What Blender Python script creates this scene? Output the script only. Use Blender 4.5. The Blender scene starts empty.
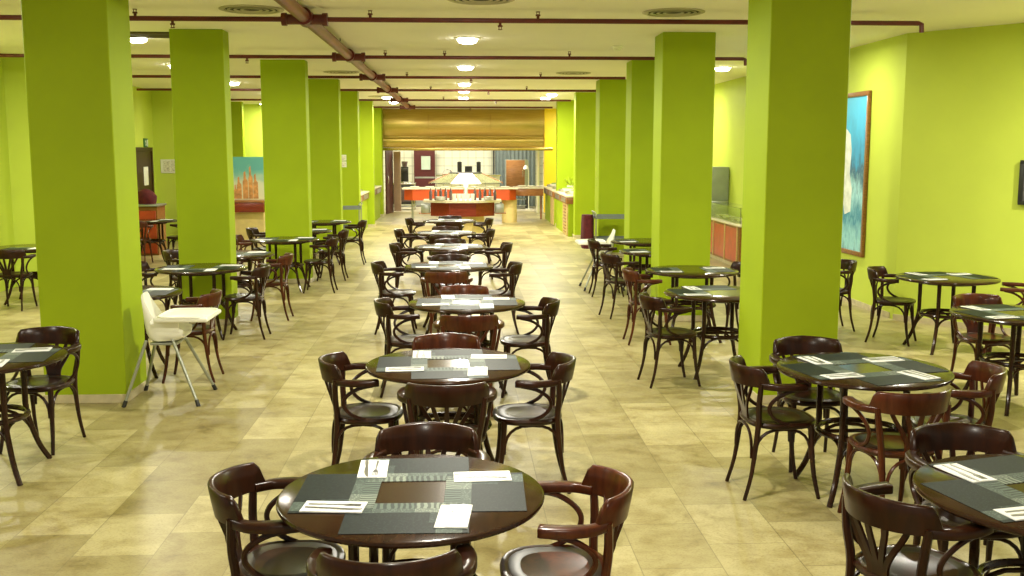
import bpy, bmesh, math, random
from mathutils import Vector, Matrix
random.seed(7)
PI = math.pi
scene = bpy.context.scene
col = scene.collection
CEIL = 3.4

# ------------------------------------------------------------------ materials
def nodes_of(name):
    m = bpy.data.materials.new(name); m.use_nodes = True
    nt = m.node_tree
    return m, nt, nt.nodes['Principled BSDF']

def N(nt, kind, **kw):
    n = nt.nodes.new(kind)
    for k, v in kw.items():
        if k.startswith('i_'): n.inputs[k[2:].replace('_', ' ')].default_value = v
        else: setattr(n, k, v)
    return n

def ramp(nt, stops, interp='LINEAR'):
    r = nt.nodes.new('ShaderNodeValToRGB'); e = r.color_ramp.elements
    r.color_ramp.interpolation = interp
    while len(e) < len(stops): e.new(0.5)
    for el, (p, c) in zip(e, stops):
        el.position = p; el.color = (*c, 1)
    return r

def plain(name, c, rough=.5, metal=0., var=.08, scale=6., coat=0., bump=0., stretch=(1, 1, 1), ior=None, lift=None):
    """a colour with soft procedural variation"""
    m, nt, b = nodes_of(name)
    tc = N(nt, 'ShaderNodeTexCoord'); mp = N(nt, 'ShaderNodeMapping')
    mp.inputs['Scale'].default_value = stretch
    nt.links.new(tc.outputs['Object'], mp.inputs['Vector'])
    no = N(nt, 'ShaderNodeTexNoise'); no.inputs['Scale'].default_value = scale; no.inputs['Detail'].default_value = 4
    nt.links.new(mp.outputs[0], no.inputs['Vector'])
    lo = tuple(max(0, x*(1-var)) for x in c); hi = tuple(min(1, x*(1+var)) for x in c)
    r = ramp(nt, [(.3, lo), (.7, hi)])
    nt.links.new(no.outputs['Fac'], r.inputs[0]); nt.links.new(r.outputs[0], b.inputs['Base Color'])
    b.inputs['Roughness'].default_value = rough; b.inputs['Metallic'].default_value = metal
    if lift is not None: b.inputs['Specular IOR Level'].default_value = lift
    if coat: b.inputs['Coat Weight'].default_value = coat; b.inputs['Coat Roughness'].default_value = .12
    if bump:
        bp = N(nt, 'ShaderNodeBump'); bp.inputs['Strength'].default_value = bump; bp.inputs['Distance'].default_value = .004
        nt.links.new(no.outputs['Fac'], bp.inputs['Height']); nt.links.new(bp.outputs[0], b.inputs['Normal'])
    return m

def emis(name, c, s):
    m, nt, b = nodes_of(name)
    b.inputs['Base Color'].default_value = (*c, 1)
    b.inputs['Emission Color'].default_value = (*c, 1); b.inputs['Emission Strength'].default_value = s
    return m

def glass(name, c=(.9, 1, .95), rough=.05):
    m, nt, b = nodes_of(name)
    b.inputs['Base Color'].default_value = (*c, 1); b.inputs['Transmission Weight'].default_value = .95
    b.inputs['Roughness'].default_value = rough; b.inputs['IOR'].default_value = 1.2
    return m

def mat_floor():
    m, nt, b = nodes_of('travertine tiles')
    g = N(nt, 'ShaderNodeNewGeometry'); mp = N(nt, 'ShaderNodeMapping')
    mp.inputs['Rotation'].default_value = (0, 0, PI/2); mp.inputs['Location'].default_value = (.22, -.06, 0)
    nt.links.new(g.outputs['Position'], mp.inputs[0])
    br = N(nt, 'ShaderNodeTexBrick', offset=.5)
    br.inputs['Scale'].default_value = 1; br.inputs['Brick Width'].default_value = .6; br.inputs['Row Height'].default_value = .405
    br.inputs['Mortar Size'].default_value = .003; br.inputs['Mortar Smooth'].default_value = .2; br.inputs['Bias'].default_value = -.1
    br.inputs['Color1'].default_value = (.305, .26, .115, 1); br.inputs['Color2'].default_value = (.51, .455, .235, 1)
    br.inputs['Mortar'].default_value = (.25, .215, .10, 1)
    nt.links.new(mp.outputs[0], br.inputs['Vector'])
    # cloudy veins drawn out along the tile
    m2 = N(nt, 'ShaderNodeMapping'); m2.inputs['Scale'].default_value = (1.7, 2.1, 1); m2.inputs['Rotation'].default_value = (0, 0, .5)
    nt.links.new(g.outputs['Position'], m2.inputs[0])
    n1 = N(nt, 'ShaderNodeTexNoise'); n1.inputs['Scale'].default_value = 2.0; n1.inputs['Detail'].default_value = 9; n1.inputs['Roughness'].default_value = .72
    n1.inputs['Distortion'].default_value = .45
    nt.links.new(m2.outputs[0], n1.inputs['Vector'])
    r1 = ramp(nt, [(.30, (.48, .43, .31)), (.43, (.80, .76, .65)), (.55, (1.0, 1.0, .96)), (.72, (1.15, 1.16, 1.12))])
    nt.links.new(n1.outputs['Fac'], r1.inputs[0])
    mx = N(nt, 'ShaderNodeMix', data_type='RGBA', blend_type='MULTIPLY'); mx.inputs[0].default_value = 1
    nt.links.new(br.outputs['Color'], mx.inputs[6]); nt.links.new(r1.outputs[0], mx.inputs[7])
    n2 = N(nt, 'ShaderNodeTexNoise'); n2.inputs['Scale'].default_value = 42; n2.inputs['Detail'].default_value = 5
    nt.links.new(m2.outputs[0], n2.inputs['Vector'])
    r2 = ramp(nt, [(.33, (.72, .66, .54)), (.5, (1, 1, 1))])
    nt.links.new(n2.outputs['Fac'], r2.inputs[0])
    mx2 = N(nt, 'ShaderNodeMix', data_type='RGBA', blend_type='MULTIPLY'); mx2.inputs[0].default_value = .7
    nt.links.new(mx.outputs[2], mx2.inputs[6]); nt.links.new(r2.outputs[0], mx2.inputs[7])
    nt.links.new(mx2.outputs[2], b.inputs['Base Color'])
    rr = N(nt, 'ShaderNodeMapRange'); rr.inputs[3].default_value = .3; rr.inputs[4].default_value = .46
    nt.links.new(n1.outputs['Fac'], rr.inputs[0]); nt.links.new(rr.outputs[0], b.inputs['Roughness'])
    return m

def mat_wood(name, dark, light, rough=.26, coat=.5, stretch=(1, 9, 9)):
    m, nt, b = nodes_of(name)
    tc = N(nt, 'ShaderNodeTexCoord'); mp = N(nt, 'ShaderNodeMapping'); mp.inputs['Scale'].default_value = stretch
    nt.links.new(tc.outputs['Object'], mp.inputs[0])
    no = N(nt, 'ShaderNodeTexNoise'); no.inputs['Scale'].default_value = 5; no.inputs['Detail'].default_value = 6; no.inputs['Distortion'].default_value = .7
    nt.links.new(mp.outputs[0], no.inputs['Vector'])
    r = ramp(nt, [(.25, dark), (.75, light)])
    nt.links.new(no.outputs['Fac'], r.inputs[0]); nt.links.new(r.outputs[0], b.inputs['Base Color'])
    b.inputs['Roughness'].default_value = rough
    b.inputs['Coat Weight'].default_value = coat; b.inputs['Coat Roughness'].default_value = .15
    b.inputs['Specular IOR Level'].default_value = .26
    return m

def mat_placemat():
    """grey green printed mat: blocks of tone, some hatched in waves, some dotted"""
    m, nt, b = nodes_of('printed placemat')
    tc = N(nt, 'ShaderNodeTexCoord')
    mp = N(nt, 'ShaderNodeMapping'); mp.inputs['Location'].default_value = (.22, .15, 0)
    nt.links.new(tc.outputs['Object'], mp.inputs[0])
    br = N(nt, 'ShaderNodeTexBrick', offset=.37, squash=.6, squash_frequency=3)
    br.inputs['Scale'].default_value = 1; br.inputs['Brick Width'].default_value = .15; br.inputs['Row Height'].default_value = .1
    br.inputs['Mortar Size'].default_value = 0
    br.inputs['Color1'].default_value = (0, 0, 0, 1); br.inputs['Color2'].default_value = (1, 1, 1, 1)
    nt.links.new(mp.outputs[0], br.inputs['Vector'])
    tone = ramp(nt, [(0, (.010, .016, .014)), (.28, (.034, .050, .044)), (.52, (.075, .10, .085)), (.76, (.15, .18, .15))], 'CONSTANT')
    nt.links.new(br.outputs['Color'], tone.inputs[0])
    wv = N(nt, 'ShaderNodeTexWave'); wv.inputs['Scale'].default_value = 14; wv.inputs['Distortion'].default_value = 3.5; wv.inputs['Detail'].default_value = 1
    nt.links.new(mp.outputs[0], wv.inputs['Vector'])
    rw = ramp(nt, [(.45, (.45, .45, .45)), (.55, (1.25, 1.25, 1.2))], 'LINEAR'); nt.links.new(wv.outputs['Fac'], rw.inputs[0])
    vo = N(nt, 'ShaderNodeTexVoronoi'); vo.inputs['Scale'].default_value = 110
    nt.links.new(mp.outputs[0], vo.inputs['Vector'])
    rv = ramp(nt, [(.3, (1.5, 1.5, 1.45)), (.42, (.75, .75, .75))]); nt.links.new(vo.outputs['Distance'], rv.inputs[0])
    b2 = N(nt, 'ShaderNodeTexBrick', offset=.2); b2.inputs['Scale'].default_value = 1; b2.inputs['Brick Width'].default_value = .19; b2.inputs['Row Height'].default_value = .12
    b2.inputs['Mortar Size'].default_value = 0; b2.inputs['Color1'].default_value = (0, 0, 0, 1); b2.inputs['Color2'].default_value = (1, 1, 1, 1)
    nt.links.new(mp.outputs[0], b2.inputs['Vector'])
    s1 = ramp(nt, [(.0, (0, 0, 0)), (.62, (1, 1, 1))], 'CONSTANT'); nt.links.new(b2.outputs['Color'], s1.inputs[0])
    s2 = ramp(nt, [(.0, (1, 1, 1)), (.3, (0, 0, 0))], 'CONSTANT'); nt.links.new(b2.outputs['Color'], s2.inputs[0])
    a = N(nt, 'ShaderNodeMix', data_type='RGBA', blend_type='MULTIPLY')
    nt.links.new(s1.outputs[0], a.inputs[0]); nt.links.new(tone.outputs[0], a.inputs[6]); nt.links.new(rw.outputs[0], a.inputs[7])
    c = N(nt, 'ShaderNodeMix', data_type='RGBA', blend_type='MULTIPLY')
    nt.links.new(s2.outputs[0], c.inputs[0]); nt.links.new(a.outputs[2], c.inputs[6]); nt.links.new(rv.outputs[0], c.inputs[7])
    nt.links.new(c.outputs[2], b.inputs['Base Color'])
    b.inputs['Specular IOR Level'].default_value = .1
    b.inputs['Roughness'].default_value = .5
    return m

def mat_tiles(name, c, grout, size, rough=.2, axis='XZ'):
    m, nt, b = nodes_of(name)
    g = N(nt, 'ShaderNodeNewGeometry'); sp = N(nt, 'ShaderNodeSeparateXYZ'); cb = N(nt, 'ShaderNodeCombineXYZ')
    nt.links.new(g.outputs['Position'], sp.inputs[0])
    nt.links.new(sp.outputs[axis[0]], cb.inputs[0]); nt.links.new(sp.outputs[axis[1]], cb.inputs[1])
    br = N(nt, 'ShaderNodeTexBrick', offset=0); br.inputs['Scale'].default_value = 1
    br.inputs['Brick Width'].default_value = size; br.inputs['Row Height'].default_value = size; br.inputs['Mortar Size'].default_value = .012
    br.inputs['Color1'].default_value = (*c, 1); br.inputs['Color2'].default_value = (*[x*.95 for x in c], 1); br.inputs['Mortar'].default_value = (*grout, 1)
    nt.links.new(cb.outputs[0], br.inputs['Vector']); nt.links.new(br.outputs['Color'], b.inputs['Base Color'])
    b.inputs['Roughness'].default_value = rough
    return m

def mat_brass():
    m, nt, b = nodes_of('brushed brass sheet')
    tc = N(nt, 'ShaderNodeTexCoord'); mp = N(nt, 'ShaderNodeMapping'); mp.inputs['Scale'].default_value = (.5, 1, 14)
    nt.links.new(tc.outputs['Object'], mp.inputs[0])
    no = N(nt, 'ShaderNodeTexNoise'); no.inputs['Scale'].default_value = 3; no.inputs['Detail'].default_value = 5
    nt.links.new(mp.outputs[0], no.inputs['Vector'])
    r = ramp(nt, [(.3, (.50, .36, .10)), (.7, (.62, .46, .15))])
    nt.links.new(no.outputs['Fac'], r.inputs[0]); nt.links.new(r.outputs[0], b.inputs['Base Color'])
    b.inputs['Metallic'].default_value = 1; b.inputs['Roughness'].default_value = .27
    return m

def mat_sea():
    """loose painting of blue sky, a white cascade and teal water"""
    m, nt, b = nodes_of('painted blue cascade')
    tc = N(nt, 'ShaderNodeTexCoord'); sp = N(nt, 'ShaderNodeSeparateXYZ')
    nt.links.new(tc.outputs['Object'], sp.inputs[0])
    mp = N(nt, 'ShaderNodeMapping'); mp.inputs['Scale'].default_value = (1, 2.2, 1); nt.links.new(tc.outputs['Object'], mp.inputs[0])
    n1 = N(nt, 'ShaderNodeTexNoise'); n1.inputs['Scale'].default_value = 3.5; n1.inputs['Detail'].default_value = 8; n1.inputs['Roughness'].default_value = .7
    nt.links.new(mp.outputs[0], n1.inputs['Vector'])
    zz = N(nt, 'ShaderNodeMath', operation='MULTIPLY_ADD'); zz.inputs[1].default_value = .30; zz.inputs[2].default_value = .20
    nt.links.new(sp.outputs['Z'], zz.inputs[0])
    ad = N(nt, 'ShaderNodeMath', operation='MULTIPLY_ADD'); ad.inputs[1].default_value = .34
    nt.links.new(n1.outputs['Fac'], ad.inputs[0]); nt.links.new(zz.outputs[0], ad.inputs[2])
    r = ramp(nt, [(.0, (.01, .10, .20)), (.1, (.35, .72, .80)), (.2, (.02, .24, .42)), (.3, (.40, .75, .85)), (.38, (.01, .10, .22)), (.44, (.02, .32, .62)), (.6, (.04, .52, .90)), (1, (.10, .66, .98))])
    nt.links.new(ad.outputs[0], r.inputs[0])
    nt.links.new(r.outputs[0], b.inputs['Base Color']); b.inputs['Roughness'].default_value = .4
    return m

def mat_mural():
    m, nt, b = nodes_of('painted teal sky')
    tc = N(nt, 'ShaderNodeTexCoord'); sp = N(nt, 'ShaderNodeSeparateXYZ'); nt.links.new(tc.outputs['Object'], sp.inputs[0])
    n1 = N(nt, 'ShaderNodeTexNoise'); n1.inputs['Scale'].default_value = 4; n1.inputs['Detail'].default_value = 7
    nt.links.new(tc.outputs['Object'], n1.inputs['Vector'])
    ad = N(nt, 'ShaderNodeMath', operation='MULTIPLY_ADD'); ad.inputs[1].default_value = .5
    nt.links.new(n1.outputs['Fac'], ad.inputs[0]); nt.links.new(sp.outputs['Z'], ad.inputs[2])
    r = ramp(nt, [(.3, (.75, .72, .5)), (.6, (.62, .66, .5)), (.85, (.22, .5, .44)), (1.1, (.12, .42, .42))])
    nt.links.new(ad.outputs[0], r.inputs[0]); nt.links.new(r.outputs[0], b.inputs['Base Color']); b.inputs['Roughness'].default_value = .6
    return m

def mat_notice():
    m, nt, b = nodes_of('printed sheets')
    tc = N(nt, 'ShaderNodeTexCoord'); mp = N(nt, 'ShaderNodeMapping'); mp.inputs['Scale'].default_value = (14, 1, 60)
    nt.links.new(tc.outputs['Object'], mp.inputs[0])
    no = N(nt, 'ShaderNodeTexNoise'); no.inputs['Scale'].default_value = 1.2; no.inputs['Detail'].default_value = 2
    nt.links.new(mp.outputs[0], no.inputs['Vector'])
    r = ramp(nt, [(.40, (.40, .36, .27)), (.5, (.78, .76, .62))]); nt.links.new(no.outputs['Fac'], r.inputs[0])
    nt.links.new(r.outputs[0], b.inputs['Base Color']); b.inputs['Roughness'].default_value = .6
    return m

LIME = (.32, .43, .012)
M = dict(pane=plain('frosted pane', (.42, .50, .40), .2),darkwood=mat_wood('dark door wood', (.03, .014, .005), (.07, .034, .012), .4, 0.), dispenser=plain('grey green enamel', (.26, .30, .19), .4),pinkish=plain('pale pink laminate', (.48, .33, .24), .4),grille=plain('brown grille', (.13, .10, .045), .6),
    floor=mat_floor(), lime=plain('lime green paint', LIME, .6, lift=.15, var=.05, scale=1.6, bump=.05),
    wall=plain('bright lime wall paint', (.56, .67, .09), .6, lift=.15, var=.04, scale=1.2, bump=.05),
    yellow=plain('yellow paint', (.92, .66, .008), .5, var=.03),
    ceiling=plain('cream ceiling paint', (.93, .89, .80), .85, var=.03, scale=.8),
    stone=plain('beige stone skirting', (.55, .48, .30), .35, var=.15, scale=9),
    table=mat_wood('dark table veneer', (.018, .008, .0035), (.040, .017, .007), .17, .0, (8, 1, 8)),
    chair=mat_wood('dark mahogany bentwood', (.012, .0038, .0016), (.034, .0095, .0034), .28, .05, (5, 5, 1.2)),
    sheenchair=mat_wood('mahogany bentwood with painted sheen', (.030, .0065, .0024), (.092, .022, .0065), .28, .08, (5, 5, 1.2)),  # reddish copy of the chair wood, reflected light put into its colour
    seat=plain('dark glossy seat panel', (.020, .012, .006), .36, var=.3, scale=9, lift=.35),
    mat=mat_placemat(), napkin=plain('white paper napkin', (.76, .77, .75), .7, var=.03, scale=20),
    cutlery=plain('table steel', (.30, .30, .29), .3, 1., var=.05), steel=plain('polished steel', (.62, .62, .58), .22, 1., var=.05), brushed=plain('brushed steel', (.45, .47, .45), .38, 1., var=.1, stretch=(1, 1, 9)),
    pipe=plain('oxide red pipe paint', (.11, .012, .007), .4, var=.2, scale=7), maintop=plain('dusty red pipe paint', (.17, .036, .02), .4, var=.4, scale=9, stretch=(1, .2, 1)),
    dark=plain('dark metal', (.03, .03, .028), .4, .3), white=plain('white plastic', (.88, .88, .76), .35, var=.03),
    greymetal=plain('grey tube', (.38, .40, .34), .35, .7), vent=plain('vent grey', (.50, .46, .32), .5, .2), ventdark=plain('vent dark gap', (.045, .04, .025), .8),
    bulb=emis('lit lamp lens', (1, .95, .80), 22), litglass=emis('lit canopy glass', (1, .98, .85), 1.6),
    brass=mat_brass(), glassy=glass('canopy glass', (.95, 1, .85)), tumbler=glass('tumbler glass', (.9, .9, .95)),
    orange=plain('orange laminate', (.52, .07, .012), .35, var=.05), redwood=mat_wood('red brown panel', (.14, .017, .006), (.25, .036, .012), .3, .4),
    wood=mat_wood('brown counter wood', (.22, .085, .025), (.42, .18, .055), .35, .3), tan=mat_wood('tan panel', (.42, .30, .10), (.58, .42, .16), .5, .1),
    sand=plain('sand plaster', (.66, .52, .20), .6, var=.08), worktop=plain('pale stone worktop', (.66, .60, .44), .3, var=.12, scale=14),
    tile=mat_tiles('white wall tiles', (.78, .78, .62), (.48, .48, .36), .3), kfloor=plain('kitchen floor', (.45, .40, .28), .4, var=.15),
    maroon=plain('maroon paint', (.07, .008, .009), .4, var=.1), cloth=plain('maroon cloth', (.09, .007, .011), .9, var=.3, scale=14, bump=.4),
    copper=mat_wood('copper door', (.20, .085, .03), (.40, .19, .075), .34, .2), blueg=plain('blue grey sheet', (.15, .18, .17), .5, var=.1),
    bottle=plain('dark glass', (.13, .08, .09), .15, var=.2, coat=.6), china=plain('white china', (.85, .84, .76), .25, var=.02),
    sea=mat_sea(), mural=mat_mural(), notice=mat_notice(), paint_white=plain('white paint', (.80, .84, .80), .5, var=.2, scale=8),
    paint_orange=plain('burnt orange paint', (.62, .30, .10), .6, var=.3, scale=12), frame=mat_wood('brown frame wood', (.16, .06, .015), (.34, .15, .04), .35, .3),
    sign=plain('green sign', (.012, .13, .035), .4), red=plain('signal red', (.65, .02, .015), .35), food=plain('salad greens', (.16, .26, .04), .6, var=.5, scale=30),
    displayred=plain('red panel', (.45, .055, .025), .3, var=.15), greybag=plain('grey cloth', (.12, .12, .11), .9, var=.3, scale=18, bump=.4),
)

# ------------------------------------------------------------------ mesh building
class MB:
    def __init__(s): s.bm = bmesh.new()
    def box(s, c, d, bev=0., rot=0., seg=2):
        m = Matrix.Translation(c) @ Matrix.Rotation(rot, 4, 'Z') @ Matrix.Diagonal((d[0], d[1], d[2], 1))
        r = bmesh.ops.create_cube(s.bm, size=1, matrix=m)
        if bev:
            es = list({e for v in r['verts'] for e in v.link_edges})
            bmesh.ops.bevel(s.bm, geom=es, offset=bev, segments=seg, profile=.5, affect='EDGES')
        return s
    def rings(s, rings, closed=False, caps=True):
        vs = [[s.bm.verts.new(p) for p in r] for r in rings]
        n = len(vs[0]); k = len(vs)
        for i in range(k if closed else k-1):
            a, b = vs[i], vs[(i+1) % k]
            for j in range(n):
                s.bm.faces.new((a[j], a[(j+1) % n], b[(j+1) % n], b[j]))
        if caps and not closed:
            s.bm.faces.new(vs[0][::-1]); s.bm.faces.new(vs[-1])
        return s
    def tube(s, pts, r, n=8, closed=False, flat=1.):
        """round tube through pts; r a number or one per point; flat squeezes it sideways"""
        P = [Vector(p) for p in pts]; k = len(P)
        R = r if isinstance(r, (list, tuple)) else [r]*k
        T = []
        for i in range(k):
            if closed: t = P[(i+1) % k]-P[i-1]
            else: t = P[min(i+1, k-1)]-P[max(i-1, 0)]
            T.append(t.normalized())
        up = Vector((0, 0, 1)) if abs(T[0].z) < .9 else Vector((1, 0, 0))
        u = (up - T[0]*up.dot(T[0])).normalized(); out = []
        for i in range(k):
            u = (u - T[i]*u.dot(T[i])).normalized(); w = T[i].cross(u)
            out.append([P[i] + (u*math.cos(2*PI*j/n) + w*math.sin(2*PI*j/n)*flat)*R[i] for j in range(n)])
        return s.rings(out, closed)
    def lathe(s, prof, n=32, c=(0, 0, 0), sx=1., sy=1., sq=2.):
        def pt(r, z, a):
            ca, sa = math.cos(a), math.sin(a)
            k = (abs(ca)**sq + abs(sa)**sq)**(-1/sq)
            return (c[0]+r*ca*k*sx, c[1]+r*sa*k*sy, c[2]+z)
        return s.rings([[pt(r, z, 2*PI*j/n) for j in range(n)] for r, z in prof])
    def prism(s, poly, axis, lo, hi):
        """polygon (2D) pushed along an axis: 'Z' uses (x,y), 'Y' uses (x,z), 'X' uses (y,z)"""
        f = {'Z': lambda a, b, t: (a, b, t), 'Y': lambda a, b, t: (a, t, b), 'X': lambda a, b, t: (t, a, b)}[axis]
        return s.rings([[f(a, b, lo) for a, b in poly], [f(a, b, hi) for a, b in poly]])
    def build(s, name, m, parent=None, smooth=True, loc=None, rotz=0., angle=38):
        bmesh.ops.recalc_face_normals(s.bm, faces=s.bm.faces)
        me = bpy.data.meshes.new(name); s.bm.to_mesh(me); s.bm.free()
        me.materials.append(m)
        if smooth:
            me.polygons.foreach_set('use_smooth', [True]*len(me.polygons))
            me.set_sharp_from_angle(angle=math.radians(angle))
        o = bpy.data.objects.new(name, me); col.objects.link(o)
        if parent: o.parent = parent
        if loc is not None: o.location = loc
        o.rotation_euler.z = rotz
        return o

def tag(o, label=None, cat=None, group=None, kind=None):
    if label: o['label'] = label
    if cat: o['category'] = cat
    if group: o['group'] = group
    if kind: o['kind'] = kind
    return o

def thing(name, label, cat, loc=(0, 0, 0), rotz=0., group=None):
    o = bpy.data.objects.new(name, None); col.objects.link(o)
    o.empty_display_size = .1; o.location = loc; o.rotation_euler.z = rotz
    return tag(o, label, cat, group)

KIDS = {}
def kids(o):
    return [c for c in col.objects if c.parent == o]

def dup(proto, label, loc, rotz=0., group=None, swap=None, tree=None):
    """copy a thing with its parts and their parts"""
    def cp(o, par):
        c = o.copy(); col.objects.link(c)
        if par: c.parent = par
        if swap and c.type == 'MESH':
            for i, sl in enumerate(c.material_slots):
                new = swap.get(sl.material)
                if new: sl.link = 'OBJECT'; sl.material = new
        for ch in KIDS.get(o.name, ()): cp(ch, c)
        return c
    if proto.name not in KIDS:
        st = [proto]
        while st:
            x = st.pop(); KIDS[x.name] = kids(x); st += KIDS[x.name]
    r = cp(proto, None)
    r.location = loc; r.rotation_euler.z = rotz
    r['label'] = label
    if group: r['group'] = group
    return r

def struct(name, mb, m, label, cat, smooth=False):
    return tag(mb.build(name, m, smooth=smooth), label, cat, kind='structure')

def spline(pts, k=5):
    P = [Vector(p) for p in pts]; out = []
    for i in range(len(P)-1):
        a, b, c, d = P[max(i-1, 0)], P[i], P[i+1], P[min(i+2, len(P)-1)]
        for j in range(k):
            t = j/k
            out.append(.5*((2*b)+(c-a)*t+(2*a-5*b+4*c-d)*t*t+(3*b-a-3*c+d)*t**3))
    return out+[P[-1]]

# ------------------------------------------------------------------ the room
struct('floor', MB().box((0, 15, -.05), (24, 40, .1)), M['floor'], 'cream travertine floor tiles running through the dining hall', 'floor')
struct('floor_kitchen', MB().box((0, 37.9, -.049), (10, 5.8, .1)), M['kfloor'], 'dull beige kitchen floor beyond the serving opening', 'floor')
struct('ceiling', MB().box((0, 15, CEIL+.05), (24, 40, .1)), M['ceiling'], 'cream plaster ceiling with red sprinkler pipes below it', 'ceiling')
RX = 5.25
struct('wall_right', MB().box((RX+.1, 23, CEIL/2), (.2, 22, CEIL)), M['wall'], 'lime green side wall that carries the blue painting', 'wall')
a0, a1 = Vector((RX, 12.0)), Vector((9.6, 6.6)); dv = (a1-a0).normalized(); nv = Vector((-dv.y, dv.x))
if nv.y < 0: nv = -nv
pw = [a0, a1, a1+nv*.2, a0+nv*.2]
struct('wall_right_angled', MB().prism([(p.x, p.y) for p in pw], 'Z', 0, CEIL), M['wall'], 'plain bright lime wall standing at an angle beside the painting wall', 'wall')
LX = -6.9
struct('wall_left', MB().box((LX-.1, 14.35, CEIL/2), (.2, 18.9, CEIL)), M['wall'], 'lime side wall with the exit sign and brown door', 'wall')
struct('wall_left_front', MB().box((-6.8, 10.25, CEIL/2), (.2, 10.8, CEIL)), M['wall'], 'thicker run of lime side wall before the pier', 'wall')
struct('wall_left_pier', MB().box((-6.33, 16.0, CEIL/2), (1.1, .7, CEIL)), M['wall'], 'lime pier standing out from the exit-sign wall', 'wall')
struct('wall_left_notice', MB().box((-6.52, 23.71, CEIL/2), (.86, .2, CEIL)), M['wall'], 'lime wall end with framed notice sheets', 'wall')
struct('wall_left_back', MB().box((-6.9, 29.1, CEIL/2), (1.75, .2, CEIL)), M['lime'], 'green wall behind the buffet mural', 'wall')
struct('wall_left_recess', MB().box((-5.6, 30.6, CEIL/2), (4.0, .2, CEIL)), M['wall'], 'bright lamp-lit lime wall behind the mural counter', 'wall')
struct('wall_left_end', MB().box((-4.0, 33.6, CEIL/2), (3.0, .2, CEIL)), M['wall'], 'lime end wall beside the brass shutter on the mural side', 'wall')
struct('wall_right_end', MB().box((4.1, 33.62, CEIL/2), (2.5, .2, CEIL)), M['wall'], 'lime end wall beside the brass shutter on the painting side', 'wall')
# kitchen shell
struct('wall_kitchen_back', MB().box((0, 38.9, CEIL/2), (9, .2, CEIL)), M['tile'], 'white tiled kitchen wall seen through the serving opening', 'wall')
struct('wall_kitchen_side', MB().box((-4.2, 36.3, CEIL/2), (.2, 5.2, CEIL)), M['tile'], 'white tiled side wall of the kitchen', 'wall')
struct('wall_kitchen_flank', MB().box((4.4, 36.3, CEIL/2), (.2, 5.2, CEIL)), M['tile'], 'white tiled kitchen wall beyond the extinguisher', 'wall')
# skirting
struct('baseboard_angled', MB().prism([(p.x, p.y) for p in (a0-nv*.015, a1-nv*.015, a1, a0)], 'Z', 0, .07), M['stone'], 'stone skirting under the plain angled wall', 'skirting')
struct('baseboard_right', MB().box((RX-.008, 22.9, .035), (.016, 21.6, .07)), M['stone'], 'stone skirting under the painting wall', 'skirting')
struct('baseboard_left', MB().box((LX+.008, 19.9, .035), (.016, 7.0, .07)), M['stone'], 'stone skirting under the exit-sign wall', 'skirting')

def column(x0, x1, y0, dep, label, m='lime'):
    o = MB().box(((x0+x1)/2, y0+dep/2, CEIL/2), (x1-x0, dep, CEIL), .006, 0, 1).build('column', M[m], smooth=False)
    tag(o, label, 'column', 'square green columns of the hall', 'structure')
    MB().box(((x0+x1)/2, y0+dep/2, .035), (x1-x0+.024, dep+.024, .07), .003, 0, 1).build('skirting', M['stone'], o, smooth=False)
    return o
for a in [(2.40, 3.03, 7.95, .65, 'square lime column standing behind the painting-side table with four chairs'),
          (2.36, 2.98, 12.0, .5, 'second green column on the painting side counted from the front'),
          (2.60, 3.22, 15.6, .5, 'third green column on the painting side behind the white high chair'),
          (2.68, 3.30, 19.75, .55, 'fourth green column on the painting side behind the grey trolley'),
          (2.70, 3.32, 24.0, .36, 'fifth green column on the painting side beside the slatted buffet counter'),
          (2.62, 3.24, 27.65, .36, 'sixth green column on the painting side rising from the buffet counters'),
          (-3.37, -2.72, 8.25, .55, 'big lime column with the white high chair leaning beside it'),
          (-3.28, -2.68, 12.0, .3, 'second green column on the exit-sign side counted from the front'),
          (-3.00, -2.33, 15.85, .3, 'third green column on the exit-sign side counted from the front'),
          (-2.97, -2.31, 19.95, .3, 'fourth green column on the exit-sign side counted from the front'),
          (-2.98, -2.33, 23.8, .35, 'fifth green column on the exit-sign side with two white notices'),
          (-2.98, -2.34, 27.9, .35, 'sixth green column on the exit-sign side beside the buffet counter')]:
    column(*a)
column(-3.1, -2.44, 32.4, .5, 'olive end column beside the brass shutter on the mural side')
column(2.72, 3.3, 33.1, .35, 'yellow end column beside the brass shutter on the painting side', 'yellow')

# ------------------------------------------------------------------ ceiling fittings
root = thing('sprinkler_pipework', 'dark red sprinkler pipes crossing below the cream ceiling', 'pipe', (0, 0, 0))
PZ = 3.29
ys = [10.2, 14.15, 17.9, 21.6, 25.7, 29.7]
ends = [(-7.0, 4.6), (-6.8, 3.93), (-6.6, 2.9), (-6.6, 2.9), (-6.4, 2.8), (-5, 2.7)]
MX = -1.49
MB().tube([(MX, 2.5, PZ+.02), (MX, 31, PZ+.02)], .062, 14).build('main_pipe', M['maintop'], root)
for (y, (xa, xb)) in zip(ys, ends):
    pts = [(xa, y, PZ), (xb-.03, y, PZ), (xb, y, PZ-.01), (xb+.005, y, PZ-.09)]
    if y > 15: pts = pts[:2]
    MB().tube(pts, .024, 10).build('branch_pipe', M['pipe'], root)
    c = MB()
    c.tube([(MX-.19, y, PZ), (MX+.19, y, PZ)], .05, 12); c.tube([(MX, y-.11, PZ+.02), (MX, y+.11, PZ+.02)], .085, 14)
    c.tube([(MX-.22, y, PZ), (MX-.17, y, PZ)], .062, 12); c.tube([(MX+.17, y, PZ), (MX+.22, y, PZ)], .062, 12)
    c.build('coupling', M['pipe'], root)
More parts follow.
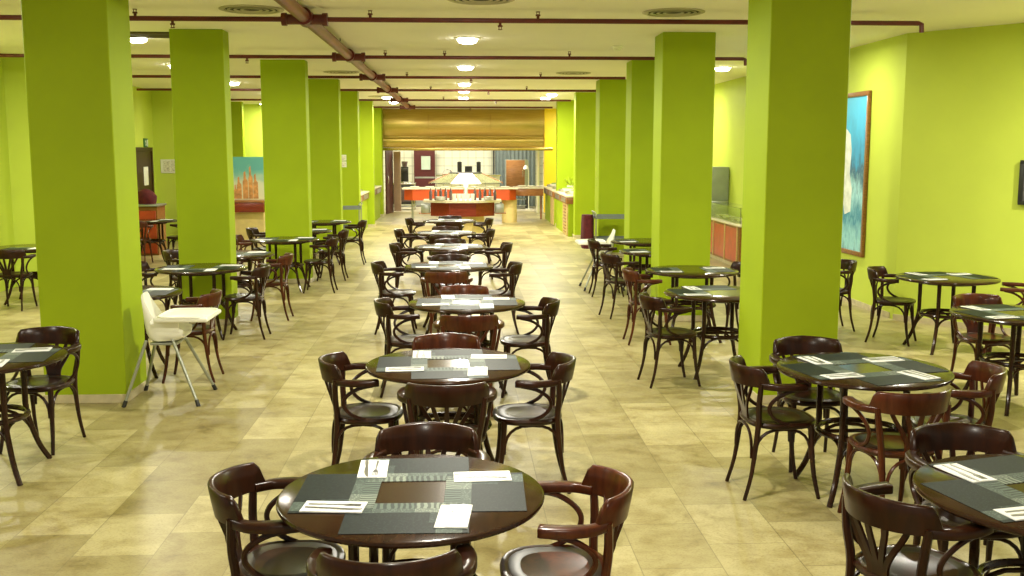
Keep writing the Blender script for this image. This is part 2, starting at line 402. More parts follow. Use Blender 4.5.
def head(x, y, up):
    s = 1 if up else -1; h = MB()
    h.tube([(x, y, PZ), (x, y, PZ+s*.05)], .014, 8); h.tube([(x, y, PZ+s*.045), (x, y, PZ+s*.06)], .024, 8)
    h.tube([(x-.012, y, PZ+s*.06), (x-.012, y, PZ+s*.085)], .004, 6); h.tube([(x+.012, y, PZ+s*.06), (x+.012, y, PZ+s*.085)], .004, 6)
    h.tube([(x, y, PZ+s*.082), (x, y, PZ+s*.088)], .022, 8)
    h.build('sprinkler_head', M['pipe'], root)
for x, y, u in [(-3.1, 10.2, 1), (-2.75, 10.2, 0), (-.86, 10.2, 1), (.77, 10.2, 1), (.4, 10.2, 0), (-1.0, 14.15, 1), (1.5, 14.15, 1), (-.2, 14.15, 1), (-2.85, 14.15, 0),
                (.2, 17.9, 0), (-.9, 17.9, 1), (1.4, 17.9, 1), (-.6, 21.6, 1), (.6, 21.6, 0), (1.4, 21.6, 1), (.9, 25.7, 0), (-.4, 25.7, 1), (.3, 29.7, 0)]:
    head(x, y, u)
for y in (8.9, 11.4, 12.9, 16, 19.6):
    MB().tube([(MX+.03, y, PZ+.08), (MX+.03, y, CEIL)], .006, 6).build('hanger_rod', M['dark'], root)

def round_vent(x, y, r, label):
    t = thing('ceiling_vent', label, 'vent', (x, y, CEIL), 0, 'round ceiling vents')
    MB().lathe([(r*.84, -.002), (r*.84, -.012), (r*.92, -.015), (r, -.007), (r, -.001)], 40).build('outer_ring', M['vent'], t)
    MB().lathe([(r*.8, -.001), (r*.8, -.004)], 40).build('backing', M['ventdark'], t)
    for k, f in enumerate((.66, .46, .26)):
        q = MB(); R = r*f
        q.rings([[(rr*math.cos(2*PI*j/32), rr*math.sin(2*PI*j/32), z) for rr, z in ((R, -.006), (R+.02*r, -.013), (R+.09*r, -.012), (R+.07*r, -.005))] for j in range(32)], closed=True)
        q.build('louvre_ring', M['vent'], t)
round_vent(-2.02, 10.32, .31, 'round grey ceiling vent beside the heavy red main pipe')
round_vent(2.13, 10.32, .31, 'round grey ceiling vent between the aisle and the front lime columns on painting side')
round_vent(2.0, 18.2, .31, 'round ceiling vent behind the smoke detector')
round_vent(-2.05, 18.2, .31, 'round ceiling vent between third green column and main pipe')
round_vent(-1.98, 26.0, .31, 'small distant ceiling vent before the brass shutter near the main pipe')
round_vent(.2, 9.55, .31, 'round ceiling vent above the middle of the aisle')
t = thing('ceiling_grille', 'dark rectangular ceiling grille before the second green column', 'vent', (-3.66, 12.5, CEIL))
MB().box((0, 0, -.008), (.62, .42, .014)).build('backing', M['ventdark'], t, False)
for i in range(7): MB().box((0, -.17+i*.057, -.02), (.56, .018, .012)).build('slat', M['grille'], t, False)
q = MB()
for dx, dy, sx, sy in ((0, .2, .64, .03), (0, -.2, .64, .03), (.31, 0, .03, .43), (-.31, 0, .03, .43)): q.box((dx, dy, -.018), (sx, sy, .02))
q.build('frame', M['grille'], t, False)
t = thing('smoke_detector', 'small white smoke detector alone on the ceiling', 'smoke detector', (2.07, 13.6, CEIL))
MB().lathe([(.075, -.001), (.075, -.02), (.06, -.03)], 24).build('base', M['white'], t)
MB().lathe([(.055, -.029), (.05, -.055), (.03, -.065)], 24).build('sensor_cap', M['white'], t)

def lamp(name, x, y, e, size=.15):
    L = bpy.data.lights.new(name, 'AREA'); L.shape = 'DISK'; L.size = size; L.energy = e; L.color = (1, .95, .81)
    return L
lamp_proto = None
def downlight(x, y, e, label, r=.125):
    t = thing('ceiling_downlight', label, 'light', (x, y, CEIL), 0, 'round ceiling downlights')
    MB().lathe([(r, -.001), (r, -.018), (r*1.28, -.012), (r*1.3, -.001)], 28).build('trim_ring', M['white'], t)
    MB().lathe([(r, -.004), (r*.98, -.03), (r*.85, -.055), (r*.5, -.068)], 28).build('lens', M['bulb'], t)
    o = bpy.data.objects.new('lamp_light', lamp('lamp_light', x, y, e)); col.objects.link(o); o.parent = t; o.location = (0, 0, -.075)
ORD = ['first', 'second', 'third', 'fourth', 'fifth', 'sixth', 'seventh', 'eighth']
E0 = 62
vis = 0
for y in (.6, 4.6, 8.7, 12.76, 16.86, 20.97, 23.32, 26.26):
    if y > 10: lab = f'{ORD[vis]} lit downlight in view along the centre of the ceiling'; vis += 1
    else: lab = f'lit ceiling downlight over the aisle tables, above the {"front" if y < 5 else "third"} of them'
    downlight(.1, y, E0*2.0, lab)
for y in (4.7, 8.75, 12.8, 16.84, 20.9, 25):
    downlight(4.3, y, E0*(.25 if y < 8 else .55 if y == 12.8 else .8), 'lit ceiling downlight between the green columns and the painting wall' if y != 16.84 else 'lit downlight seen between the two front columns on the painting side')
for y in (4.7, 8.75, 12.85, 16.85, 20.9, 25):
    downlight(-3.9 if y == 12.85 else -4.5, y, E0*.9, 'lit ceiling downlight between the green columns and the exit-sign wall' if y != 12.85 else 'glaring downlight at the edge of the big lime column with the high chair')
downlight(6.4, 8.2, E0*2.6, 'lit ceiling downlight before the plain angled lime wall')
downlight(-6.2, 12.6, E0, 'lit ceiling downlight close to the exit-sign wall')
downlight(-1.82, 26.2, E0, 'lit downlight beside the main pipe near the brass shutter')
downlight(-1.8, 28.5, E0, 'lit downlight beside the main pipe end, closer to the brass shutter')
downlight(2.18, 26.3, E0, 'distant lit downlight before the painting-side buffet, closer to the brass shutter')
downlight(2.2, 24.7, E0, 'distant lit downlight before the painting-side buffet, by the fifth column')
downlight(3.6, 31.6, E0*1.2, 'added unseen downlight in the side bay brightening the yellow end column')  # added lamp hidden by a column, there to brighten the yellow one
downlight(-3.8, 31.4, E0, 'added unseen downlight in the side bay beside the olive end column')  # its added counterpart on the other side, also out of sight
# tube lamp that lights the recess, kitchen panels
def panel_light(x, y, z, sx, sy, e, label):
    t = thing('panel_lamp', label, 'light', (x, y, z), 0, 'flat panel lamps')
    MB().box((0, 0, -.02), (sx+.06, sy+.06, .04), .008).build('housing', M['white'], t)
    MB().box((0, 0, -.043), (sx, sy, .006)).build('diffuser', M['bulb'], t)
    L = bpy.data.lights.new('panel_light', 'AREA'); L.shape = 'RECTANGLE'; L.size = sx; L.size_y = sy; L.energy = e; L.color = (1, .95, .78)
    o = bpy.data.objects.new('panel_light', L); col.objects.link(o); o.parent = t; o.location = (0, 0, -.05)
panel_light(-5.05, 29.6, CEIL, 1.2, .15, 90, 'long lamp over the bright recess wall')
panel_light(-1.6, 36.2, CEIL, 1.2, .3, 140, 'kitchen ceiling lamp over the door side')
panel_light(1.4, 36.2, CEIL, 1.2, .3, 140, 'kitchen ceiling lamp over the copper door side')

# ------------------------------------------------------------------ armchair
GR_CH = 'bentwood armchairs of the dining hall'
def make_chair(label):
    t = thing('dining_armchair', label, 'chair', (0, 0, 0), 0, GR_CH)
    W = M['chair']
    # seat rim + sunken panel
    s = MB().lathe([(.150, .425), (.200, .425), (.213, .436), (.216, .448), (.210, .459), (.196, .463), (.186, .459)], 32, (0, .005, 0), 1, .97, 2.7).build('seat', W, t)
    MB().lathe([(.188, .456), (.178, .462), (.12, .458), (.05, .455)], 32, (0, .005, 0), 1, .97, 2.7).build('seat_panel', M['seat'], s)
    for sx in (-1, 1):
        p = spline([(sx*.165, .150, .445), (sx*.168, .158, .30), (sx*.176, .175, .14), (sx*.186, .205, 0)], 4)
        MB().tube(p, [.0195-.0075*i/(len(p)-1) for i in range(len(p))], 8).build('front_leg', W, t)
        p = spline([(sx*.205, -.168, .70), (sx*.190, -.172, .58), (sx*.168, -.165, .455), (sx*.163, -.178, .30), (sx*.168, -.200, .14), (sx*.176, -.238, 0)], 4)
        MB().tube(p, [.0155+.004*math.sin(PI*min(1, i/(len(p)*.75))) - .004*(i/len(p)) for i in range(len(p))], 8).build('rear_leg', W, t)
        # curved support below the arm
        p = spline([(sx*.243, .055, .672), (sx*.240, -.035, .650), (sx*.228, -.105, .600), (sx*.217, -.120, .545), (sx*.208, -.075, .487), (sx*.200, .015, .447)], 5)
        MB().tube(p, .0115, 7).build('arm_support', W, t)
    # backrest: a broad board bent round the back, shouldered at both ends
    R = .246; A = math.radians(63); n = 26; rings = []
    for i in range(n+1):
        a = -A + 2*A*i/n; f = abs(a)/A
        d = Vector((math.sin(a), -math.cos(a), 0)); cz = Vector((0, -.012, 0))
        top = .795 - .008*f if f < .86 else .788 - .076*((f-.86)/.14)**1.6
        bot = .672 + .004*f
        sec = []
        lean = .028
        for z, o in ((bot, -.012), (bot, .011), ((bot+top)/2, .013), (top-.008, .012), (top, .004), (top, -.006), (top-.008, -.013), ((bot+top)/2, -.012)):
            rr = R + o + lean*(z-.67)/.15*(1-.5*f)
            p = d*rr + cz; sec.append((p.x, p.y, z))
        rings.append(sec)
    MB().rings(rings).build('backrest', W, t, angle=50)
    # arms: flat boards flowing out of the backrest ends
    for sx in (-1, 1):
        a = math.radians(52)
        p0 = [(sx*math.sin(a)*R, -math.cos(a)*R-.012), (sx*.236, -.105), (sx*.246, -.06), (sx*.248, -.01), (sx*.243, .04), (sx*.232, .085)]
        p0 = [(q.x, q.y) for q in spline([(x, y, 0) for x, y in p0], 4)]
        rings = []
        for i, (x, y) in enumerate(p0):
            xa, ya = p0[max(i-1, 0)]; xb, yb = p0[min(i+1, len(p0)-1)]
            tx = Vector((xb-xa, yb-ya, 0)).normalized(); nn = Vector((tx.y, -tx.x, 0))
            f = i/(len(p0)-1); w = .017 + .013*min(1, f*1.8); z0, z1 = .668, .704
            if i == len(p0)-1: w *= .86
            c = Vector((x, y, 0))
            sec = [(-w, z0+.004), (-w+.004, z0), (w-.004, z0), (w, z0+.004), (w, z1-.006), (w-.006, z1), (-w+.006, z1), (-w, z1-.006)]
            rings.append([tuple(c+nn*u+Vector((0, 0, z))) for u, z in sec])
        MB().rings(rings).build('arm', W, t, angle=50)
    # fan of slats
    for k in range(-2, 3):
        xb = k*.020; a = k*math.radians(19)
        xt, yt = math.sin(a)*.248, -math.cos(a)*.248-.012
        p = spline([(xb, -.188, .440), (xb*1.05, -.196, .50), (xb*1.3+(xt-xb)*.22, -.208+(yt+.208)*.2, .565), (xb+(xt-xb)*.72, -.2+(yt+.2)*.72, .635), (xt, yt, .690)], 4)
        rings = []
        for i, c in enumerate(p):
            w = .0105 + .0025*math.sin(PI*i/(len(p)-1)); h = .006
            rings.append([(c.x-w, c.y-h, c.z), (c.x+w, c.y-h, c.z), (c.x+w, c.y+h, c.z), (c.x-w, c.y+h, c.z)])
        MB().rings(rings).build('back_slat', W, t)
    # bentwood arches between the legs
    def arch(a, b, zl=.245, zt=.418):
        a, b = Vector(a), Vector(b); pts = []
        for i in range(13):
            f = i/12; th = PI*(1-f)
            u = .5+.5*math.copysign(abs(math.cos(th))**.75, math.cos(th)) if 0 < i < 12 else f
            z = zl + (zt-zl)*abs(math.sin(th))**.75
            p = a.lerp(b, u); pts.append((p.x, p.y, z))
        return MB().tube(pts, .0095, 7)
    arch((-.158, .168, 0), (.158, .168, 0)).build('arch_brace', W, t)
    arch((-.150, -.196, 0), (.150, -.196, 0)).build('arch_brace', W, t)
    for sx in (-1, 1): arch((sx*.172, .150, 0), (sx*.168, -.180, 0)).build('arch_brace', W, t)
    return t

# ------------------------------------------------------------------ table
GR_TB = 'round bentwood tables of the dining hall'
def make_table(label):
    t = thing('dining_table', label, 'table', (0, 0, 0), 0, GR_TB)
    MB().lathe([(.30, .722), (.484, .722), (.496, .727), (.5, .736), (.497, .745), (.489, .75), (.2, .75)], 72).build('tabletop', M['table'], t)
    MB().lathe([(.27, .690), (.30, .690), (.30, .7225), (.27, .7225)], 40).build('apron', M['table'], t)
    for k in range(4):
        a = PI/4 + k*PI/2; d = Vector((math.cos(a), math.sin(a), 0))
        p = spline([d*.262+Vector((0, 0, .725)), d*.262+Vector((0, 0, .52)), d*.265+Vector((0, 0, .37)), d*.295+Vector((0, 0, .24)), d*.34+Vector((0, 0, .11)), d*.402], 4)
        MB().tube(p, [.0205-.004*i/(len(p)-1) for i in range(len(p))], 9).build('leg', M['table'], t)
        b = a+PI/2; e = Vector((math.cos(b), math.sin(b), 0))
        pts = []
        for i in range(13):
            th = PI*(1-i/12); u = .5+.5*math.copysign(abs(math.cos(th))**.75, math.cos(th)) if 0 < i < 12 else i/12
            rr = .30 - .06*abs(math.sin(th))
            c = (d.lerp(e, u)).normalized()
            pts.append(c*rr*(1 - .12*abs(math.sin(th))) + Vector((0, 0, .21+.145*abs(math.sin(th))**.8)))
        MB().tube(pts, .011, 7).build('arch_brace', M['table'], t)
    MB().tube([(.247*math.cos(2*PI*j/36), .247*math.sin(2*PI*j/36), .37) for j in range(36)], .018, 8, closed=True).build('ring_stretcher', M['table'], t)
    MB().tube([(-.24, 0, .37), (.24, 0, .37)], .012, 7).build('cross_bar', M['table'], t)
    return t

# name, x, y, turn, words, settings, chairs [(side, x, y, facing, red sheen?)], cutlery
T = [
 ('T1', -.19, 3.72, 0, 'front centre-row table', 'nlrf', [('n', -.23, 3.225, 90, 0), ('l', -.67, 3.80, 0, 0), ('r', .355, 3.70, 180, 1), ('f', -.155, 4.285, 270, 0)], 1),
 ('T2', -.08, 6.08, 1, 'second centre-row table', 'nlrf', [('n', -.08, 5.57, 90, 0), ('l', -.57, 6.09, 0, 0), ('r', .40, 6.02, 180, 0), ('f', -.10, 6.61, 270, 1)], 1),
 ('T3', .05, 8.63, -1, 'third centre-row table', 'nlrf', [('n', .06, 7.88, 90, 1), ('l', -.44, 8.50, 3, 0), ('r', .54, 8.44, 180, 0), ('f', .03, 9.17, 270, 1)], 1),
 ('T4', -.13, 11.47, 2, 'fourth centre-row table', 'nlrf', [('n', -.15, 10.72, 90, 1), ('l', -.72, 11.45, 0, 0), ('r', .40, 11.32, 180, 0), ('f', -.13, 12.06, 270, 0)], 0),
 ('T5', -.13, 13.81, 0, 'fifth centre-row table', 'nlrf', [('n', -.15, 12.98, 90, 0), ('l', -.68, 13.84, 0, 0), ('r', .42, 13.84, 180, 0), ('f', -.15, 14.34, 270, 0)], 0),
 ('T6', -.25, 16.24, -2, 'sixth centre-row table', 'nlrf', [('n', -.24, 15.32, 90, 0), ('l', -.78, 16.40, 0, 0), ('r', .27, 16.36, 180, 0), ('f', -.25, 16.78, 270, 0)], 0),
 ('T7', -.20, 19.11, 0, 'seventh centre-row table', 'nlrf', [('n', -.21, 18.42, 90, 0), ('l', -.75, 19.14, 0, 0), ('r', .33, 19.08, 180, 0), ('f', -.2, 19.65, 270, 0)], 0),
 ('R1', 2.38, 5.82, 14, 'table before the front painting-side column', 'nlrf', [('n', 2.34, 5.27, 98, 1), ('l', 1.88, 5.86, 2, 0), ('r', 2.84, 5.66, 168, 1), ('f', 2.28, 6.38, 268, 0)], 1),
 ('R2', 2.23, 3.60, 14, 'table cut by the photo corner', 'lf', [('l', 1.72, 3.62, 22, 0), ('f', 2.21, 4.16, 264, 0)], 1),
 ('R3', 4.98, 10.14, 10, 'table against the angled lime wall', 'lrf', [('l', 4.62, 10.56, 325, 0), ('r', 5.48, 9.82, 150, 1)], 1),
 ('R4', 4.42, 7.80, 12, 'table before the angled-wall table', 'lfn', [('f', 4.47, 8.36, 275, 1)], 1),
 ('R5', 2.51, 10.89, 0, 'table before the second painting-side column', 'lr', [('l', 2.00, 10.68, 0, 1), ('r', 3.02, 11.15, 200, 0)], 1),
 ('R6', 2.36, 9.14, 5, 'table behind the front painting-side column', 'lf', [('l', 1.84, 8.74, 8, 0)], 1),
 ('R9', 2.55, 13.05, 0, 'table behind the second painting-side column', 'lr', [('l', 2.00, 12.42, 15, 0)], 0),
 ('R7', 2.66, 14.55, 0, 'table before the third painting-side column', 'lr', [('l', 2.08, 14.3, 0, 0)], 0),
 ('R8', 3.70, 11.42, 0, 'big blue painting', '', [('r', 4.22, 11.38, 180, 0)], 0),
 ('L1', -3.0, 6.42, 8, 'table before the big lime column', 'rfn', [('f', -2.90, 7.02, 262, 0)], 1),
 ('L6', -3.06, 9.40, 0, 'table behind the big lime column', 'lr', [('r', -2.42, 9.12, 180, 1)], 0),
 ('L2', -2.87, 11.40, 0, 'table before the second exit-side column', 'lrn', [('r', -2.37, 11.20, 180, 0), ('l', -3.42, 11.55, 0, 0)], 0),
 ('L7', -2.85, 12.93, 0, 'table behind the second exit-side column', 'lr', [('r', -2.32, 12.45, 180, 1), ('l', -3.45, 13.0, 0, 0)], 0),
 ('L3', -2.58, 15.13, 0, 'table before the third exit-side column', 'lrn', [('r', -2.06, 14.87, 180, 0), ('l', -3.13, 15.3, 0, 1)], 0),
 ('L8', -2.60, 16.78, 0, 'table behind the third exit-side column', 'lr', [('r', -2.06, 16.3, 180, 0), ('l', -3.2, 16.8, 0, 0)], 0),
 ('L4', -2.51, 18.95, 0, 'table before the fourth exit-side column', 'lr', [('r', -1.98, 18.6, 180, 0)], 0),
 ('FL', -5.80, 14.05, 0, 'table before the lime wall pier', 'nr', [('n', -5.79, 13.44, 90, 0), ('r', -5.22, 13.9, 178, 0)], 0),
 ('DL', -5.80, 19.40, 0, 'table before the red service station', 'nr', [('n', -5.85, 18.80, 90, 1), ('r', -5.25, 19.3, 180, 0)], 0),
]
SIDE = {'n': 'entrance side', 'f': 'kitchen side', 'l': 'exit-sign side', 'r': 'painting side'}
SANG = {'n': -PI/2, 'f': PI/2, 'l': PI, 'r': 0}
table0 = chair0 = None
RED_SHEEN = {M['chair']: M['sheenchair']}

def make_mat():
    o = MB().box((0, 0, 0), (.44, .30, .0024), .0008, 0, 1).build('placemat', M['mat'])
    return tag(o, 'x', 'placemat', 'printed placemats laid on the tables')
def make_napkin():
    q = MB()
    q.box((0, 0, .0015), (.115, .225, .003), .001, 0, 1)
    b = q.build('napkin', M['napkin'])
    MB().box((.018, 0, .0042), (.078, .222, .0022), .0008, 0, 1).build('folded_flap', M['napkin'], b)
    return tag(b, 'x', 'napkin', 'folded white napkins on the tables')
def make_fork():
    f = MB(); z = .002
    f.rings([[(w, y, z+dz), (w, y, z+dz+.002), (-w, y, z+dz+.002), (-w, y, z+dz)] for w, y, dz in ((.0045, -.095, 0), (.0055, -.08, 0), (.003, -.01, .001), (.0035, .03, .002), (.011, .048, 0), (.0115, .055, 0))])
    for k in range(4):
        x = -.0095+k*.0063; f.box((x, .075, z+.001), (.0034, .044, .002))
    return tag(f.build('fork', M['cutlery']), 'x', 'fork', 'steel forks on the napkins')
def make_knife():
    f = MB(); z = .002
    f.rings([[(a, y, z), (a, y, z+.0022), (b, y, z+.0022), (b, y, z)] for a, b, y in ((.006, -.006, -.1), (.0065, -.0065, -.06), (.005, -.005, -.005), (.009, -.006, .005), (.01, -.006, .06), (.006, -.006, .095), (-.002, -.006, .108))])
    return tag(f.build('knife', M['cutlery']), 'x', 'knife', 'steel knives on the napkins')
P_mat, P_nap, P_fork, P_knife = make_mat(), make_napkin(), make_fork(), make_knife()
PROTOS = [P_mat, P_nap, P_fork, P_knife]

for (key, tx, ty, rot, words, sets, chairs, cut) in T:
    lab = 'dark round bentwood ' + words
    if table0 is None:
        table0 = make_table(lab); tb = table0
        tb.location = (tx, ty, 0)
    else:
        tb = dup(table0, lab, (tx, ty, 0)) if sets else None
    if tb: tb.rotation_euler.z = math.radians(rot + {'T1': -6, 'T3': 9, 'R1': -13, 'R2': 2, 'R3': -6, 'T6': 6, 'L7': 12}.get(key, random.uniform(-6, 8)))
    for (sd, cx, cy, fa, red) in chairs:
        adj = 'reddish' if red else 'dark'
        lab = f'{adj} bentwood armchair on the {SIDE[sd]} of the {words}'
        if not sets: lab = 'dark bentwood armchair standing below the ' + words
        rz = math.radians(fa-90)
        if chair0 is None:
            chair0 = make_chair(lab); chair0.location = (cx, cy, 0); chair0.rotation_euler.z = rz
        else:
            dup(chair0, lab, (cx, cy, 0), rz, swap=RED_SHEEN if red else None)
    for sd in sets:
        a = SANG[sd] + math.radians(rot + random.uniform(-1.5, 1.5))
        # local frame of the diner: +v towards the table centre, +u to the diner's right
        v = Vector((-math.cos(a), -math.sin(a))); u = Vector((v.y, -v.x))
        yaw = math.atan2(v.y, v.x) - PI/2
        c = Vector((tx, ty)) - v*.275
        sw = SIDE[sd].replace(' ', '-'); tw = f'{SIDE[sd]} of the {words}'
        dup(P_mat, f'grey green printed placemat on the {tw}', (c.x, c.y, .7514), yaw)
        n = Vector((tx, ty)) - v*(.268+random.uniform(-.015, .015)) + u*.165
        ny = yaw + math.radians(random.uniform(-5, 5))
        dup(P_nap, f'folded white napkin on the {tw}', (n.x, n.y, .7528), ny)
        if cut:
            uu = Vector((math.cos(ny), math.sin(ny)))
            f = n - uu*.012; k = n + uu*.026
            dup(P_fork, f'fork on the {sw} napkin of the {words}', (f.x, f.y, .7562), ny + math.radians(random.uniform(-6, 6)))
            dup(P_knife, f'knife on the {sw} napkin of the {words}', (k.x, k.y, .7562), ny + math.radians(random.uniform(-4, 4)))
for p in PROTOS:
    for ch in kids(p): bpy.data.objects.remove(ch)
    bpy.data.objects.remove(p)

# ------------------------------------------------------------------ high chairs
def make_highchair(label):
    t = thing('high_chair', label, 'high chair', (0, 0, 0), 0, 'white plastic high chairs')
    Wm = M['white']
    # moulded bucket seat: sections from the front lip to the back top (x across, y forward)
    secs = [(.15, .525, .15, .07), (.09, .50, .16, .11), (-.04, .495, .165, .13), (-.10, .505, .16, .14), (-.135, .56, .15, .15), (-.155, .64, .14, .12), (-.17, .73, .125, .06), (-.18, .81, .105, .02), (-.185, .855, .085, .008), (-.187, .875, .055, .003)]
    rings = []
    for y, z, w, side in secs:
        # U-shaped wall: outer loop then inner loop
        back = min(1, max(0, (z-.5)/.22))
        o = []
        prof = [(-w, side), (-w*1.0, side*.5), (-w*.9, .01), (-w*.5, 0), (0, 0), (w*.5, 0), (w*.9, .01), (w, side*.5), (w, side)]
        for x, h in prof: o.append((x, y + back*h*.9, z + h*(1-back)))
        for x, h in prof[::-1]: o.append((x*.92, y + back*(h*.9+.012), z + .012 + h*(1-back)*.97))
        rings.append(o)
    MB().rings(rings).build('seat_shell', Wm, t, angle=60)
    # tray with raised rim
    q = MB(); q.box((0, .17, .690), (.50, .42, .034), .014)
    tr = q.build('tray', Wm, t)
    r = MB(); pts = []
    for j in range(40):
        a = 2*PI*j/40; k = (abs(math.cos(a))**6+abs(math.sin(a))**6)**(-1/6)
        pts.append((.240*math.cos(a)*k, .17+.20*math.sin(a)*k, .709))
    r.tube(pts, .011, 8, closed=True); r.build('tray_rim', Wm, tr)
    for sx in (-1, 1):
        MB().box((sx*.158, .03, .64), (.014, .20, .12), .005).build('tray_bracket', Wm, t)
        for sy in (-1, 1):
            p = [(sx*.15, sy*.105-.03, .515), (sx*.283, sy*.285, .03)]
            lg = MB().tube(p, [.0135, .0125], 10).build('leg', M['greymetal'], t)
            MB().tube([(sx*.2775, sy*.2775, .05), (sx*.2905, sy*.2955, 0)], [.016, .017], 10).build('foot_cap', M['dark'], lg)
    MB().box((0, .0, .482), (.30, .22, .02), .008).build('under_frame', M['greymetal'], t)
    return t
hc = make_highchair('white high chair with tray beside the big lime column')
hc.location = (-2.40, 8.38, 0); hc.rotation_euler.z = math.radians(-90)
dup(hc, 'white high chair beside the grey trolley before the third painting-side column', (2.1, 15.02, 0), math.radians(90))

# ------------------------------------------------------------------ pictures, signs and notices on the walls
t = thing('wall_painting', 'tall blue painting of a white cascade in brown frame', 'painting', (RX-.005, 13.75, 1.73))
H2, W2 = 1.07, .80
MB().box((-.012, 0, 0), (.02, W2*2-.08, H2*2-.08)).build('canvas', M['sea'], t, False)
q = MB()
for dy, dz, sy, sz in ((0, H2-.03, W2*2, .06), (0, -H2+.03, W2*2, .06), (W2-.03, 0, .06, H2*2-.12), (-W2+.03, 0, .06, H2*2-.12)): q.box((-.022, dy, dz), (.042, sy, sz), .005)
q.build('picture_frame', M['frame'], t)
poly = [(-.3, -.5), (-.32, -.2), (-.22, .0), (-.26, .3), (-.2, .52), (-.05, .6), (.1, .55), (.2, .3), (.3, 0), (.35, -.4), (.1, -.5), (0, -.3), (-.1, -.55)]
MB().prism([(y, z) for y, z in poly], 'X', -.0245, -.0225).build('painted_cascade', M['paint_white'], t, False)

def wall_dir(s, z, off=0.01):
    p = a0 + dv*s - nv*off; return (p.x, p.y, z)
p0 = wall_dir(1.67, 1.69)
t = thing('framed_picture', 'dark framed picture cut by the photo edge on the plain lime wall', 'picture', p0, math.atan2(dv.y, dv.x))
q = MB()
for dx, dz, sx, sz in ((0, .22, .56, .045), (0, -.22, .56, .045), (.26, 0, .045, .44), (-.26, 0, .045, .44)): q.box((dx, -.02, dz), (sx, .035, sz), .004)
q.build('picture_frame', M['dark'], t)
MB().box((0, -.012, 0), (.5, .012, .42)).build('print', M['greybag'], t, False)

t = thing('exit_sign', 'small green exit sign with white running figure over the brown door', 'exit sign', (LX, 23.0, 2.22))
MB().box((.008, 0, 0), (.016, .30, .19), .003, 0, 1).build('plate', M['sign'], t)
MB().prism([(-.015, .06), (.01, .05), (.03, .01), (.015, -.01), (.05, -.07), (.03, -.07), (0, -.03), (-.04, -.07), (-.06, -.06), (-.02, -.01), (-.03, .02), (-.06, .01), (-.06, .025)], 'X', .0165, .018).build('running_figure', M['paint_white'], t, False)
MB().box((.017, .10, -.005), (.003, .06, .15)).build('doorway_mark', M['paint_white'], t, False)
t = MB().box((LX+.02, 22.72, 1.02), (.04, 1.05, 2.04), .005, 0, 1).build('door_1', M['darkwood'])
tag(t, 'dark brown door in the exit-sign wall', 'door', kind='structure')
MB().box((LX+.045, 22.8, 1.5), (.01, .3, .4)).build('paper_notice', M['china'], t, False)
MB().tube([(LX+.045, 23.12, 1.02), (LX+.09, 23.12, 1.02), (LX+.09, 23.02, 1.02)], .01, 8).build('door_handle', M['steel'], t)
q = MB(); q.box((LX+.03, 23.28, 1.06), (.06, .07, 2.12)); q.box((LX+.03, 22.16, 1.06), (.06, .07, 2.12)); q.box((LX+.03, 22.72, 2.08), (.06, 1.05, .08))
q.build('door_frame', M['darkwood'], t, False)

t = thing('notice_frame', 'pale framed notice sheets on the lime wall end', 'notice', (-6.45, 23.60, 1.70))
MB().box((0, 0, 0), (.62, .02, .31), .004, 0, 1).build('backing_board', M['china'], t)
for k in range(3): MB().box((-.172+k*.172, -.012, 0), (.155, .004, .25)).build('notice_sheet', M['notice'], t, False)
for k, z in enumerate((1.89, 1.74)):
    t = thing('paper_notice', ('upper' if k == 0 else 'lower')+' white paper notice on the fifth exit-side column', 'notice', (-2.71, 23.79, z), 0, 'small notices on the green column')
    MB().box((0, 0, 0), (.20, .008, .13)).build('sheet', M['china'], t, False)
    MB().box((0, -.005, 0), (.16, .003, .095)).build('printed_area', M['notice'], t, False)

# ------------------------------------------------------------------ mural counter (exit side)
t = thing('mural_counter', 'brown topped buffet counter with beige front below the city mural', 'counter', (-5.2, 23.3, 0))
MB().box((0, 0, .93), (1.7, .7, .04), .006).build('worktop', M['wood'], t)
MB().box((0, -.02, .80), (1.66, .62, .22), .004).build('apron', M['redwood'], t)
MB().box((0, .05, .345), (1.6, .5, .69)).build('front_panel', M['sand'], t, False)
t = thing('city_mural', 'painted mural board of orange towers under a teal sky', 'mural', (-5.2, 23.48, .95))
MB().box((0, 0, .48), (1.6, .03, .96)).build('board', M['mural'], t, False)
for x, w, h in ((.20, .10, .55), (.34, .11, .68), (.46, .09, .80), (.57, .10, .62), (.12, .07, .36), (-.25, .09, .5), (-.4, .1, .42)):
    MB().prism([(x-w/2, .02), (x-w*.5, h*.6), (x-w*.3, h*.66), (x-w*.26, h*.9), (x+w*.1, h*.95), (x+w*.2, h*.7), (x+w*.55, h*.62), (x+w*.6, .02)], 'Y', -.018, -.0155).build('painted_tower', M['paint_orange'], t, False)
MB().prism([(-.05, .03), (-.02, .35), (.02, .42), (.06, .35), (.09, .03)], 'Y', -.0195, -.0185).build('painted_tower', M['greybag'], t, False)
MB().box((.04, -.017, .48), (.012, .004, .94)).build('board_joint', M['ventdark'], t, False)

